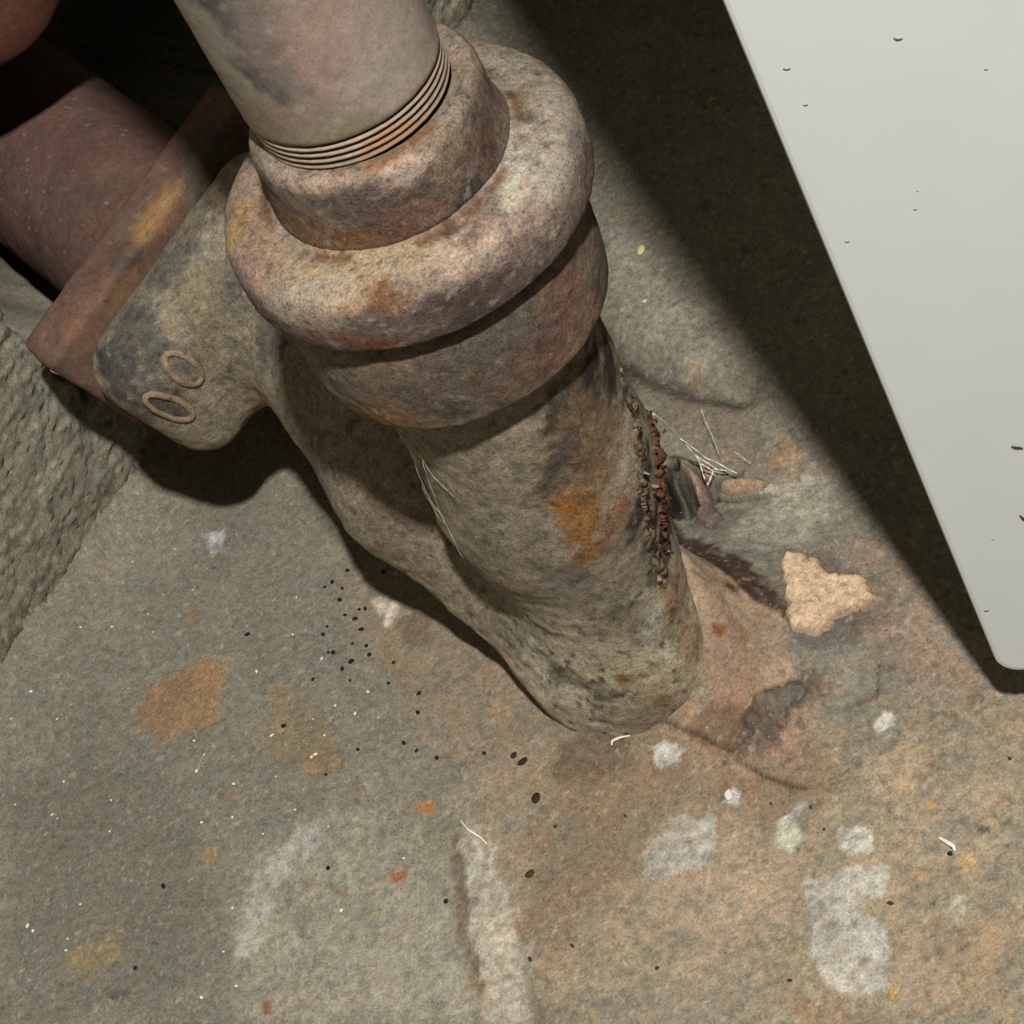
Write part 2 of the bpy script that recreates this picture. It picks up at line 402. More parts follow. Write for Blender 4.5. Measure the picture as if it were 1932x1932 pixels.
# (outline in photo pixels turned into floor positions, colour, strength, soft edge m, ragged m)
STAINS_AND_SHADE = [
    ([(880, 1400), (1300, 1400), (1932, 1320), (1932, 1932), (880, 1932)], (158, 139, 110), .85, .022, .012),
    ([(640, 1060), (760, 1090), (900, 1210), (1180, 1370), (1250, 1440), (1000, 1480), (860, 1460), (740, 1330), (660, 1160)], (140, 122, 98), .8, .010, .008),
    ([(1230, 1330), (1500, 1400), (1600, 1480), (1500, 1560), (1240, 1540), (1180, 1440)], (134, 110, 82), .75, .009, .007),
    ([(1060, 1400), (1150, 1380), (1200, 1420), (1180, 1490), (1090, 1500), (1050, 1450)], (104, 86, 66), .7, .006, .006),
    ([(1030, 1480), (1230, 1470), (1220, 1600), (1120, 1750), (1000, 1800), (990, 1600)], (128, 108, 82), .7, .010, .008),
    ([(1250, 1640), (1480, 1640), (1500, 1760), (1300, 1800)], (166, 143, 118), .6, .012, .008),
    # grey left zone
    ([(0, 1400), (300, 1000), (640, 1060), (820, 1400), (860, 1932), (0, 1932)], (126, 121, 106), .6, .015, .010),
    ([(0, 1480), (300, 1450), (420, 1700), (330, 1932), (0, 1932)], (112, 107, 93), .65, .016, .012),
    ([(470, 1620), (640, 1520), (830, 1600), (870, 1720), (900, 1932), (430, 1932), (440, 1750)], (150, 144, 124), .75, .009, .006),
    ([(440, 1810), (470, 1690), (500, 1640), (560, 1560), (600, 1570), (580, 1640), (520, 1680), (480, 1800)], (176, 172, 164), .55, .003, .004),
    # rust
    ([(262, 1330), (300, 1290), (385, 1245), (428, 1262), (408, 1330), (402, 1360), (345, 1385), (310, 1400), (270, 1365)], (148, 105, 70), .9, .0016, .0022),
    ([(255, 1340), (300, 1275), (390, 1235), (440, 1255), (415, 1350), (400, 1375), (320, 1415), (258, 1385)], (146, 122, 84), .5, .003, .002),
    ([(500, 1300), (560, 1280), (640, 1430), (600, 1470), (520, 1440)], (136, 118, 80), .6, .005, .005),
    ([(560, 1440), (620, 1400), (640, 1440), (600, 1470)], (150, 118, 78), .5, .003, .003),
    ([(355, 1155), (375, 1160), (372, 1180), (355, 1178)], (138, 108, 62), .6, .002, .002),
    ([(405, 1490), (440, 1475), (445, 1500), (415, 1520)], (142, 116, 70), .55, .002, .002),
    ([(385, 1605), (412, 1600), (415, 1630), (390, 1635)], (142, 118, 70), .55, .002, .002),
    ([(140, 1800), (210, 1770), (225, 1810), (180, 1850), (140, 1840)], (142, 122, 76), .6, .004, .003),
    ([(780, 1525), (800, 1510), (822, 1515), (815, 1540), (785, 1538)], (158, 110, 68), .8, .0010, .001),
    ([(733, 1655), (740, 1640), (772, 1640), (770, 1660), (745, 1666)], (164, 100, 58), .9, .0006, .0008),
    ([(488, 1890), (508, 1885), (510, 1915), (495, 1915)], (134, 88, 50), .8, .001, .001),
    ([(640, 1680), (652, 1682), (650, 1692), (642, 1690)], (150, 100, 62), .7, .0006, .0006),
    ([(105, 1585), (125, 1580), (125, 1605), (108, 1605)], (108, 82, 62), .6, .002, .001),
    ([(195, 1870), (240, 1865), (240, 1885), (200, 1885)], (72, 72, 78), .6, .002, .002),
    ([(925, 1330), (975, 1320), (975, 1365), (935, 1370)], (172, 140, 98), .55, .004, .003),
    ([(840, 1350), (865, 1360), (860, 1390), (838, 1385)], (158, 126, 76), .6, .002, .002),
    ([(1745, 1515), (1765, 1505), (1778, 1520), (1760, 1530)], (194, 134, 46), .85, .001, .001),
    ([(1805, 1615), (1835, 1600), (1838, 1640), (1815, 1640)], (196, 148, 88), .65, .0015, .001),
    ([(1715, 1650), (1740, 1640), (1745, 1660), (1720, 1668)], (196, 146, 84), .6, .0015, .001),
    ([(1680, 1865), (1695, 1862), (1695, 1885), (1680, 1890)], (188, 138, 50), .8, .001, .001),
    ([(1685, 1480), (1730, 1470), (1735, 1410), (1745, 1450), (1725, 1500), (1680, 1500)], (196, 150, 104), .55, .002, .002),
    ([(1640, 1420), (1720, 1410), (1740, 1500), (1650, 1500), (1620, 1460)], (178, 154, 122), .6, .005, .004),
    # pale plaster and paint patches
    ([(1525, 1660), (1585, 1640), (1640, 1630), (1675, 1640), (1665, 1680), (1620, 1700), (1640, 1730), (1680, 1760), (1670, 1870), (1560, 1875), (1530, 1800), (1520, 1720)], (178, 173, 160), .85, .0018, .0024),
    ([(1580, 1560), (1645, 1565), (1650, 1605), (1600, 1615), (1580, 1600)], (186, 184, 172), .9, .0008, .0009),
    ([(1460, 1590), (1470, 1550), (1500, 1545), (1520, 1575), (1500, 1610), (1475, 1608)], (190, 186, 164), .7, .002, .002),
    ([(1210, 1640), (1240, 1580), (1290, 1540), (1340, 1545), (1342, 1600), (1320, 1640), (1260, 1660)], (176, 170, 156), .8, .003, .0035),
    ([(1232, 1410), (1255, 1400), (1290, 1415), (1270, 1440), (1250, 1460), (1236, 1440)], (200, 198, 186), .85, .0008, .0012),
    ([(1645, 1370), (1670, 1342), (1692, 1350), (1685, 1370), (1655, 1380)], (206, 202, 190), .85, .0008, .001),
    ([(1370, 1515), (1385, 1490), (1400, 1500), (1395, 1530)], (206, 202, 200), .7, .001, .001),
    ([(1480, 1545), (1510, 1520), (1525, 1520), (1500, 1545)], (204, 200, 194), .7, .001, .001),
    ([(880, 1550), (905, 1540), (920, 1600), (960, 1680), (985, 1760), (1000, 1850), (1000, 1940), (930, 1940), (915, 1840), (885, 1740), (872, 1640)], (184, 176, 156), .75, .0035, .005),
    ([(860, 1560), (880, 1640), (890, 1760), (915, 1860), (900, 1880), (865, 1760), (855, 1640)], (112, 92, 70), .75, .0015, .002),
    ([(985, 1760), (1005, 1850), (1040, 1932), (1010, 1932), (985, 1850)], (110, 96, 70), .5, .002, .002),
    ([(700, 1130), (740, 1115), (765, 1160), (730, 1180)], (206, 190, 172), .75, .002, .003),
    ([(740, 1150), (800, 1160), (830, 1210), (770, 1220)], (104, 84, 64), .6, .003, .004),
    ([(690, 1190), (740, 1200), (780, 1280), (740, 1290)], (140, 118, 86), .6, .003, .003),
    ([(385, 1010), (425, 1000), (420, 1040), (395, 1050)], (196, 190, 184), .8, .0012, .0015),
    ([(1780, 1690), (1820, 1690), (1825, 1720), (1795, 1735)], (194, 186, 158), .6, .002, .002),
    ([(1770, 1500), (1850, 1480), (1850, 1560), (1790, 1620)], (152, 140, 118), .5, .004, .004),
    ([(1840, 1560), (1868, 1556), (1866, 1572), (1842, 1574)], (92, 84, 74), .8, .0008, .0006),
    ([(1330, 1760), (1420, 1800), (1400, 1932), (1250, 1932)], (150, 132, 112), .4, .01, .006),
    ([(1500, 1885), (1700, 1895), (1700, 1932), (1500, 1932)], (132, 108, 80), .5, .006, .006),
    ([(1740, 1740), (1932, 1720), (1932, 1932), (1760, 1932)], (146, 124, 94), .55, .014, .01),
    # around the drain: brown, rust, dark
    ([(1250, 1000), (1330, 1040), (1480, 1130), (1500, 1250), (1460, 1400), (1400, 1460), (1280, 1400), (1330, 1300), (1280, 1150)], (158, 132, 104), .9, .004, .004),
    ([(1350, 1180), (1440, 1180), (1450, 1340), (1360, 1360), (1300, 1240)], (140, 104, 76), .55, .006, .005),
    ([(1330, 1330), (1440, 1320), (1400, 1430), (1300, 1390)], (112, 82, 56), .8, .004, .004),
    ([(1262, 985), (1340, 1030), (1430, 1085), (1495, 1150), (1472, 1168), (1400, 1112), (1310, 1062), (1262, 1030)], (72, 52, 42), .95, .002, .003),  # shaded back edge of the mound, painted as a dark brown band
    ([(1345, 1175), (1372, 1180), (1370, 1200), (1345, 1195)], (132, 66, 28), .9, .0006, .0008),
    ([(1370, 1095), (1395, 1110), (1390, 1120), (1368, 1108)], (110, 58, 34), .85, .0006, .0008),
    ([(1400, 1350), (1470, 1290), (1560, 1260), (1600, 1290), (1500, 1350), (1440, 1440), (1390, 1430)], (98, 84, 74), .85, .0025, .003),
    ([(1440, 1440), (1540, 1290), (1640, 1200), (1650, 1260), (1560, 1330), (1500, 1450)], (170, 132, 104), .55, .003, .003),
    ([(1560, 1220), (1640, 1190), (1645, 1310), (1580, 1330), (1550, 1280)], (140, 134, 116), .7, .003, .003),
    ([(1480, 1040), (1560, 1040), (1680, 1120), (1660, 1190), (1560, 1230), (1480, 1200)], (104, 92, 82), .8, .002, .003),
    ([(1350, 990), (1440, 960), (1560, 900), (1580, 960), (1500, 1040), (1400, 1030)], (164, 158, 138), .7, .004, .004),
    ([(1390, 1000), (1470, 980), (1510, 1010), (1440, 1030), (1390, 1030)], (146, 140, 124), .7, .003, .003),
    ([(1430, 930), (1520, 900), (1560, 900), (1470, 950)], (196, 186, 164), .6, .002, .003),
    ([(1430, 880), (1480, 830), (1510, 850), (1470, 900)], (158, 118, 62), .6, .003, .003),
    ([(1470, 860), (1530, 850), (1560, 900), (1480, 920)], (176, 146, 116), .5, .004, .003),
    ([(1245, 885), (1280, 868), (1300, 900), (1306, 940), (1308, 968), (1285, 985), (1245, 970)], (30, 24, 20), 1.0, .0015, .002),  # shade inside the cavity by the seam, painted near black
    ([(1300, 880), (1345, 890), (1345, 950), (1312, 955)], (158, 130, 112), .8, .003, .003),
    ([(1330, 950), (1400, 960), (1380, 1010), (1300, 1000)], (108, 92, 82), .8, .003, .003),
    ([(1250, 700), (1400, 740), (1440, 880), (1380, 900), (1260, 800)], (134, 116, 98), .6, .006, .004),
    ([(1290, 670), (1325, 680), (1330, 705), (1300, 710)], (164, 118, 60), .7, .002, .002),
    ([(1160, 400), (1260, 500), (1390, 690), (1290, 700), (1160, 560)], (150, 144, 126), .7, .006, .004),
    ([(1140, 640), (1230, 690), (1310, 722), (1410, 735), (1400, 760), (1300, 745), (1230, 740), (1150, 680)], (84, 75, 62), .8, .005, .003),  # soft shadow band right of the hub, painted as dark colour
    ([(1600, 1000), (1700, 1080), (1880, 1320), (1760, 1330), (1660, 1240)], (160, 132, 108), .6, .008, .006),
]


def fps(pts):                                 # as fp(), but allowing for the height of the mound by the drain
    out = []
    for x, y in pts:
        z = 0.0
        if x > 1150 and 850 < y < 1450:
            for _ in range(7):
                p = atz(x, y, z); z = .5 * z + .5 * float(floor_height(p[None, :2])[0])
        out.append(atz(x, y, z)[:2])
    return np.array(out)


def floor_colour(P, z):
    p3 = np.c_[P, np.zeros(len(P))]
    n = fbm(p3, 30, 4, 20); n2 = fbm(p3, 110, 4, 24); n3 = fbm(p3, 500, 3, 28)
    col = np.tile(lin((130, 124, 106)) * KALB, (len(P), 1))
    wob = np.stack([fbm(p3, 230, 5, 31, .62), fbm(p3 + 3.1, 230, 5, 35, .62)], 1)
    big = np.stack([fbm(p3, 60, 3, 41), fbm(p3 + 7.7, 60, 3, 45)], 1)
    for pts, c, a, soft, rag in STAINS_AND_SHADE:
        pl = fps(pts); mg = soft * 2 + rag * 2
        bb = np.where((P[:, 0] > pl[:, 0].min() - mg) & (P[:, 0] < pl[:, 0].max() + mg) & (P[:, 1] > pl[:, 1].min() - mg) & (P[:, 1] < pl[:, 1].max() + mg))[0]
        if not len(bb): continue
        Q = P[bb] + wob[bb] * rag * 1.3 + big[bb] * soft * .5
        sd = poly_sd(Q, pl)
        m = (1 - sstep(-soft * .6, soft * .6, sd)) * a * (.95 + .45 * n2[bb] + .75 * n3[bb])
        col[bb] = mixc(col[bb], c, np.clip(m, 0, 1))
    tan = sstep(-.05, .03, P[:, 0])
    col *= (1 + .10 * n + .16 * n2 + .16 * n3)[:, None]
    col *= (1 + (.05 * n2 + .07 * fbm(p3, 240, 3, 52))[:, None] * np.array([1.0, 0, -1.2])[None])
    lum = col @ np.array([.3, .59, .11]); col = lum[:, None] + (col - lum[:, None]) * .82
    # lichen-pale and brown flecks
    fl = fbm(p3, 700, 2, 60); fl2 = fbm(p3, 330, 3, 63)
    col = mixc(col, (196, 188, 168), sstep(.45, .7, fl) * .35)
    col = mixc(col, (92, 72, 52), sstep(.38, .62, fl2) * (.25 + .3 * tan))
    for pts, wd, dp in CRACKS:
        if dp < .0005: continue
        pl = fp(pts); bb = np.where((np.abs(P - pl.mean(0)) < .04).all(1))[0]
        d = line_d(P[bb], pl) + .0007 * np.abs(fbm(p3[bb], 500, 2, 16))
        col[bb] = mixc(col[bb], (40, 31, 26), np.exp(-(d / (wd * .9)) ** 2) * .8)
    return col


def axis_pts(lo, hi, step, far, k):
    core = np.arange(lo, hi, step)
    g = step * 1.25 ** np.arange(1, k); g = np.cumsum(g); g = g[g < far]
    return np.concatenate([lo - g[::-1], core, core[-1] + g])


fx = axis_pts(-.225, .16, .0008, 1.2, 40); fy = axis_pts(-.178, .30, .0009, 1.2, 40)
FXg, FYg = np.meshgrid(fx, fy, indexing='ij'); FPt = np.stack([FXg.ravel(), FYg.ravel()], 1)
fz = floor_height(FPt)
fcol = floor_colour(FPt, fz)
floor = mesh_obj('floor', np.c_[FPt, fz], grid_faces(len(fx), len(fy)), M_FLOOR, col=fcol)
tag(floor, 'stained and patched grey and tan concrete floor around the drain', kind='structure')


def floor_z(x, y): return float(floor_height(np.array([[x, y]]))[0])


def on_floor(px, py):                         # the floor point seen at a photo pixel, found by stepping the height field
    z = 0.0
    for _ in range(4):
        p = atz(px, py, z); z = floor_z(p[0], p[1])
    return np.array([p[0], p[1], z])


# ------------------------------------------------------------------ wall with an opening for the branch pipe
BD = np.array([-.3156, .9489, 0.0]); BH = np.array([.9489, .3156, 0.0]); BZ = np.array([0, 0, 1.0])
BO = atz(225, 400, .088)                      # a point on the branch axis
wu = axis_pts(-.16, .30, .0014, .8, 30); wz = np.concatenate([np.arange(-.01, .20, .0014), .2 + np.cumsum(.0014 * 1.3 ** np.arange(1, 22))])
UU, ZZ = np.meshgrid(wu, wz, indexing='ij'); uu, zz = UU.ravel(), ZZ.ravel()
base = np.c_[WA[0] + WT[0] * uu, WA[1] + WT[1] * uu, zz]
off = fbm(base, 22, 3, 70) * .003 + fbm(base, 120, 4, 73) * .0013 + fbm(base, 520, 3, 77) * .0018
# opening: an irregular hole about the pipe, open towards the right behind the drain
hu = float((BO[:2] - WA) @ WT) + .004
q = np.stack([(uu - hu - .045), (zz - .115)], 1)
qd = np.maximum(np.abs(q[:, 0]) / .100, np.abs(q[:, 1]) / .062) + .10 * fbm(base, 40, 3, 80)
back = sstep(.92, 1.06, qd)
off = off - (1 - back) * .0
Vw = base + np.c_[WN[0] * off, WN[1] * off, np.zeros(len(off))]
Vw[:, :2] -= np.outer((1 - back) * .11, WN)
cw = np.tile(lin((142, 138, 122)) * KALB, (len(Vw), 1))
cw *= (1 + .22 * fbm(base, 60, 4, 82) + .38 * fbm(base, 420, 3, 85))[:, None]
cw = mixc(cw, (196, 188, 168), sstep(.1, .5, fbm(base, 380, 3, 88)) * .45)
cw = mixc(cw, (72, 68, 60), sstep(.12, .55, fbm(base, 300, 3, 91)) * .75)
cw = mixc(cw, (112, 92, 70), (1 - sstep(.0, .03, zz)) * .5)
cw = mixc(cw, (52, 44, 36), (1 - back) * .8)  # recess of the opening painted darker, its shade put into the colour
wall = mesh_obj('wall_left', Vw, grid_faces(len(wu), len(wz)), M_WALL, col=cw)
tag(wall, 'rough grey masonry wall with a dark opening for the branch pipe', kind='structure')

# ------------------------------------------------------------------ branch pipe with its collar plate
bp_root = tag(empty('branch_pipe', tuple(BO)), 'rusty brown iron pipe with rectangular collar running into the dark wall opening', 'pipe')
BE = math.cos(math.radians(18.6)) * BH + math.sin(math.radians(18.6)) * BZ
BN = np.cross(BD, BE); BN = BN if BN[2] > 0 else -BN
frame = (BO, BE, BN, BD)                      # local z along the branch, away from the drain
V, Fq = lathe([(.033, .16), (.033, -.060)], seg=260, step=.0009, disp=lambda v: fbm(v, 120, 4, 100) * .0005, frame=frame)
Fq = Fq[:, ::-1]
col = np.tile(lin((98, 75, 66)) * KALB, (len(V), 1))
col *= (1 + .18 * fbm(V, 60, 4, 104) + .18 * fbm(V, 400, 3, 107))[:, None]
col = mixc(col, (116, 90, 78), sstep(.1, .5, fbm(V, 90, 4, 110)) * .5)
col = mixc(col, (84, 74, 66), sstep(.15, .5, fbm(V, 70, 4, 113)) * .5)
col = mixc(col, (170, 150, 128), sstep(.5, .7, fbm(V, 600, 2, 116)) * .4)
adopt(mesh_obj('tube', V, Fq, M_RUST, col=col), bp_root)


def rbox(p, b, r):
    qv = np.abs(p) - (np.array(b) - r)
    return np.linalg.norm(np.maximum(qv, 0), axis=1) + np.minimum(qv.max(1), 0) - r


def to_branch(p): return np.stack([(p - BO) @ BE, (p - BO) @ BN, (p - BO) @ BD], 1)


def from_branch(q): return BO + q[:, :1] * BE + q[:, 1:2] * BN + q[:, 2:] * BD


def smin(a, b, k):
    hh = np.clip(.5 + .5 * (b - a) / k, 0, 1); return b + (a - b) * hh - k * hh * (1 - hh)


def smax(a, b, k): return -smin(-a, -b, k)


def plate_sdf(q):
    b = rbox(q - np.array([0, .012, -.052]), (.051, .0235, .0092), .003)
    return smin(b, np.hypot(q[:, 0], q[:, 1]) - .0325 + 100 * np.maximum(0, -.045 - q[:, 2]) + 100 * np.maximum(0, q[:, 2] + .038), .003) + fbm(q, 150, 4, 120) * .0006


V, Fq = surface_nets(plate_sdf, (-.056, -.041, -.072), (.056, .041, -.036), .0012)
V = from_branch(V); N_ = np.cross(BE, BN) @ BD
if N_ < 0: Fq = Fq[:, ::-1]
pr = Probe(V, Fq)
col = np.tile(lin((102, 80, 69)) * KALB, (len(V), 1))
col *= (1 + .2 * fbm(V, 70, 4, 124) + .2 * fbm(V, 420, 3, 127))[:, None]
col = blobs(V, col, pr, [(300, 405, .0055, -50, 2.4, (152, 118, 76), .75), (262, 440, .004, -50, 2, (140, 106, 68), .6), (380, 275, .007, -50, 1.4, (70, 68, 66), .85), (400, 330, .008, -50, 2, (108, 102, 88), .7),
                         (235, 480, .006, 0, 1, (80, 70, 62), .7), (330, 410, .004, -50, 1.6, (120, 84, 64), .6), (180, 600, .010, -50, 1.5, (122, 88, 70), .6), (245, 555, .006, -60, 2, (128, 96, 62), .5)])
col = grime(V, col, 850, .4, .15, .3, .2)
adopt(tag(mesh_obj('collar_plate', V, Fq, M_RUST, col=col), 'thick rusty rectangular collar plate with an ochre patch'), bp_root)

# ------------------------------------------------------------------ drain fitting
drain = tag(empty('drain_fitting', (0, 0, 0)), 'pitted cast iron floor drain fitting with a leaning neck, side elbow and round hub', 'drain')


def capsule(p, a, b, ra, rb):
    a, b = np.array(a), np.array(b); e = b - a
    t = np.clip(((p - a) @ e) / (e @ e), 0, 1)
    return np.linalg.norm(p - a - t[:, None] * e, axis=1) - (ra + (rb - ra) * t)


def body_sdf(p):
    p = p.astype(np.float64)
    neck = capsule(p, (0, 0, .150), (-.001, 0, .085), .0315, .0310)
    neck = smin(neck, capsule(p, (-.001, 0, .088), (-.001, -.009, .015), .0310, .0205), .008)
    neck = smin(neck, capsule(p, (-.001, -.009, .016), (-.001, -.012, -.03), .0205, .0215), .006)
    qb = to_branch(p)
    boss = rbox(qb - np.array([-.001, .0075, -.0808]), (.0460, .0280, .0162), .014)
    a0 = from_branch(np.array([[.012, .002, -.084]]))[0]
    arm = capsule(p, a0, (-.034, .054, .058), .024, .0245)
    arm = smin(arm, capsule(p, (-.034, .054, .058), (-.012, .004, .012), .025, .021), .012)
    arm = smin(arm, capsule(p, (-.012, .004, .012), (-.008, -.004, -.03), .021, .020), .010)
    s = smin(boss, arm, .012)
    s = smin(s, neck, .005 + .017 * (1 - sstep(.035, .085, p[:, 2])))
    s = smax(s, qb[:, 2] + .0648, .003)
    s = s + fbm(p, 90, 3, 130) * .0009 + fbm(p, 320, 3, 133) * .0005
    return s


V, Fq = surface_nets(body_sdf, (-.145, -.05, -.012), (.045, .19, .152), .00135)
NV = normals_of(V, Fq)
pr = Probe(V, Fq)
col = np.tile(lin((142, 131, 113)) * KALB, (len(V), 1))
low = 1 - sstep(.02, .075, V[:, 2] + .3 * V[:, 1])
col = mixc(col, (186, 177, 156), low * .85)
col *= (1 + .15 * fbm(V, 70, 4, 140) + .2 * fbm(V, 300, 3, 143))[:, None]
col = blobs(V, col, pr, [
    # boss
    (250, 640, .010, 50, 1.6, (74, 74, 72), .85), (330, 480, .009, -50, 2.2, (86, 86, 82), .7), (445, 560, .007, 50, 1.4, (70, 72, 72), .85), (215, 700, .008, 60, 1.6, (62, 62, 64), .9),
    (300, 760, .007, 40, 2, (70, 68, 66), .8), (430, 640, .014, 0, 1, (128, 120, 98), .8), (370, 560, .008, -40, 1.4, (140, 124, 96), .6), (350, 690, .005, 50, 1.5, (104, 104, 94), .7),
    (400, 330, .010, -50, 1.8, (84, 82, 74), .8), (505, 640, .005, 90, 2, (60, 60, 58), .7), (460, 740, .007, 0, 1.2, (134, 116, 94), .6),
    # arm
    (610, 930, .004, 40, 2, (66, 62, 58), .8), (560, 790, .012, 40, 2, (124, 114, 98), .7), (760, 1010, .010, 40, 2.2, (120, 102, 86), .6), (900, 1150, .010, 40, 2.5, (128, 114, 94), .6),
    # neck: rust run below the hub, rust on the right
    (1060, 760, .007, 80, 1.6, (58, 40, 28), .9), (1110, 720, .008, 80, 1.5, (44, 30, 22), .95), (1150, 690, .007, 80, 1.8, (38, 28, 22), .95), (1080, 830, .008, 80, 2.2, (120, 92, 66), .85),
    (1130, 860, .008, 85, 2.4, (124, 98, 70), .85), (1160, 900, .006, 85, 2.5, (150, 128, 104), .7), (1095, 985, .007, 60, 1.6, (146, 100, 46), .9), (1055, 950, .004, 20, 1.4, (142, 94, 46), .8), (1110, 1045, .004, -40, 2, (134, 88, 38), .85),
    (1055, 880, .005, 90, 2.4, (74, 70, 64), .8), (1170, 970, .003, 90, 2.2, (140, 70, 40), .85), (1160, 1000, .006, 85, 2, (140, 112, 88), .6),
    (1190, 840, .005, 85, 3, (176, 162, 140), .7), (1215, 930, .0035, 88, 5, (40, 36, 34), .95), (1240, 960, .0035, 88, 5, (52, 30, 22), .95), (1240, 1070, .004, 70, 2, (64, 60, 60), .8),
    (960, 1000, .014, 60, 1.6, (130, 122, 104), .6), (950, 1130, .012, 50, 1.6, (126, 124, 108), .6), (1060, 1090, .006, 60, 1.6, (112, 108, 102), .6), (1230, 1180, .008, 60, 1.5, (168, 166, 158), .5),
    (1150, 1150, .010, 60, 1.6, (122, 108, 92), .5), (1290, 1240, .010, 50, 1.6, (180, 168, 142), .7), (1200, 1290, .012, 40, 1.6, (160, 146, 116), .6), (1170, 1280, .002, 60, 1.4, (120, 86, 34), .9), (1250, 1325, .0025, 60, 1.3, (132, 96, 36), .9),
    (1260, 1110, .004, 50, 2, (190, 158, 112), .6), (1330, 1290, .006, 60, 1.4, (156, 128, 92), .6), (1275, 1130, .006, 60, 2, (160, 132, 104), .8), (1300, 1200, .005, 60, 2, (156, 128, 98), .75), (1255, 1080, .003, 60, 2, (52, 46, 44), .8), (1240, 1360, .010, 20, 2, (124, 108, 88), .7), (1090, 1285, .004, 35, 4, (84, 76, 64), .7)], seed=150, freq=330, amt=.85)
col = grime(V, col, 700, .55, .35, .25, .4)
pit = fbm(V * np.array([1, 1, .55]), 520, 2, 148)
pm = sstep(.30, .52, pit) * (.25 + .6 * low)
col = mixc(col, (64, 56, 48), pm)
V = V - NV * (pm * .0005)[:, None]
body = mesh_obj('body', V, Fq, M_IRON, col=col); adopt(body, drain)

# hub, in front of which the flange throws its shade
hub_prof = roundprof([(.030, .1910), (.0418, .1907), (.0425, .175), (.0412, .160), (.0392, .1525), (.030, .1500), (.022, .1500)], .004)
V, Fq = lathe(hub_prof, seg=380, step=.0008, disp=lambda v: fbm(v, 80, 4, 160) * .0007 + fbm(v, 420, 3, 163) * .00025,
              warp=lambda v: v + np.c_[-.0012 * np.ones(len(v)), 0 * v[:, 0], 0 * v[:, 0]])
Fq = Fq[:, ::-1]
pr = Probe(V, Fq)
col = np.tile(lin((122, 106, 92)) * KALB, (len(V), 1))
col *= (1 + .18 * fbm(V, 60, 4, 166) + .2 * fbm(V, 300, 3, 169))[:, None]
col = blobs(V, col, pr, [(1045, 620, .010, 100, 2, (120, 82, 70), .7), (1100, 640, .009, 100, 1.6, (140, 108, 94), .7), (745, 790, .009, 20, 1.6, (146, 104, 62), .85), (850, 740, .012, 0, 1.6, (96, 84, 72), .7),
                         (930, 650, .010, -20, 2, (92, 84, 76), .7), (660, 730, .008, 60, 1.6, (108, 98, 86), .7), (980, 720, .010, -30, 1.6, (110, 90, 78), .6), (1140, 480, .008, 90, 1.8, (88, 84, 78), .7),
                         (820, 800, .008, 0, 2, (104, 92, 76), .6), (600, 720, .005, 60, 2, (140, 124, 102), .6)], seed=190)
col = mixc(col, (66, 56, 50), sstep(.28, .55, fbm(V, 180, 4, 172)) * .6)
col = mixc(col, (170, 150, 134), sstep(.42, .66, fbm(V, 520, 2, 175)) * .35)
col = grime(V, col, 730, .55, .25, .3, .25)
adopt(tag(mesh_obj('hub', V, Fq, M_IRON, col=col), 'round brown hub under the flange'), drain)

# raised oval casting marks on the boss
bprobe = Probe(np.array([v.co for v in body.data.vertices]), [tuple(p.vertices) for p in body.data.polygons])


def ring_mesh(p, n, ax, ra, rb, tr):
    n = n / np.linalg.norm(n); ax = ax - n * (ax @ n); ax /= np.linalg.norm(ax); bx = np.cross(n, ax)
    vs, nu, nv = [], 48, 10
    for i in range(nu):
        a = 2 * math.pi * i / nu
        c = p + ax * ra * math.cos(a) + bx * rb * math.sin(a)
        rd = ax * math.cos(a) * rb + bx * math.sin(a) * ra; rd /= np.linalg.norm(rd)
        for j in range(nv):
            b = 2 * math.pi * j / nv
            vs.append(c + rd * tr * 1.25 * math.cos(b) + n * tr * math.sin(b) * .9)
    f = [(i * nv + j, ((i + 1) % nu) * nv + j, ((i + 1) % nu) * nv + (j + 1) % nv, i * nv + (j + 1) % nv) for i in range(nu) for j in range(nv)]
    return np.array(vs), np.array(f)


for (px, py, ra, rb) in ((347, 697, .0082, .0036), (318, 768, .0095, .0034)):
    p, n = bprobe(px, py)
    if p is None: continue
    ax = ray(px + 36, py + 30) - ray(px, py)
    V, Fq = ring_mesh(p, n, ax, ra, rb, .0009)
    # settle the ring on the curved surface
    V2 = []
    for v in V:
        loc, nn, _, dd = bprobe.t.find_nearest(Vector(v))
        h_ = (v - p) @ (n / np.linalg.norm(n)); V2.append(np.array(loc) + np.array(nn) * (h_ + .0002))
    V2 = np.array(V2)
    c = np.tile(lin((150, 130, 108)) * KALB, (len(V2), 1)) * (1 + .25 * fbm(V2, 300, 3, 200))[:, None]
    adopt(tag(mesh_obj('casting_mark', V2, Fq, M_IRON, col=c), 'raised oval casting mark'), drain)


# flaky rust seam down the right of the neck
def tube_path(pts, radii, nv=10):
    pts = [np.array(p, float) for p in pts]; vs = []; n = len(pts)
    for i, p in enumerate(pts):
        t = pts[min(i + 1, n - 1)] - pts[max(i - 1, 0)]; t /= np.linalg.norm(t) + 1e-12
        a = np.cross(t, [0.3, .2, 1.0]) if abs(t[2]) < .95 else np.cross(t, [1.0, 0, 0]); a /= np.linalg.norm(a); b = np.cross(t, a)
        for j in range(nv):
            an = 2 * math.pi * j / nv
            vs.append(p + (a * math.cos(an) + b * math.sin(an)) * radii[i])
    f = [(i * nv + j, i * nv + (j + 1) % nv, (i + 1) * nv + (j + 1) % nv, (i + 1) * nv + j) for i in range(n - 1) for j in range(nv)]
    return np.array(vs), f + [tuple(range(nv))[::-1], tuple(range((n - 1) * nv, n * nv))]


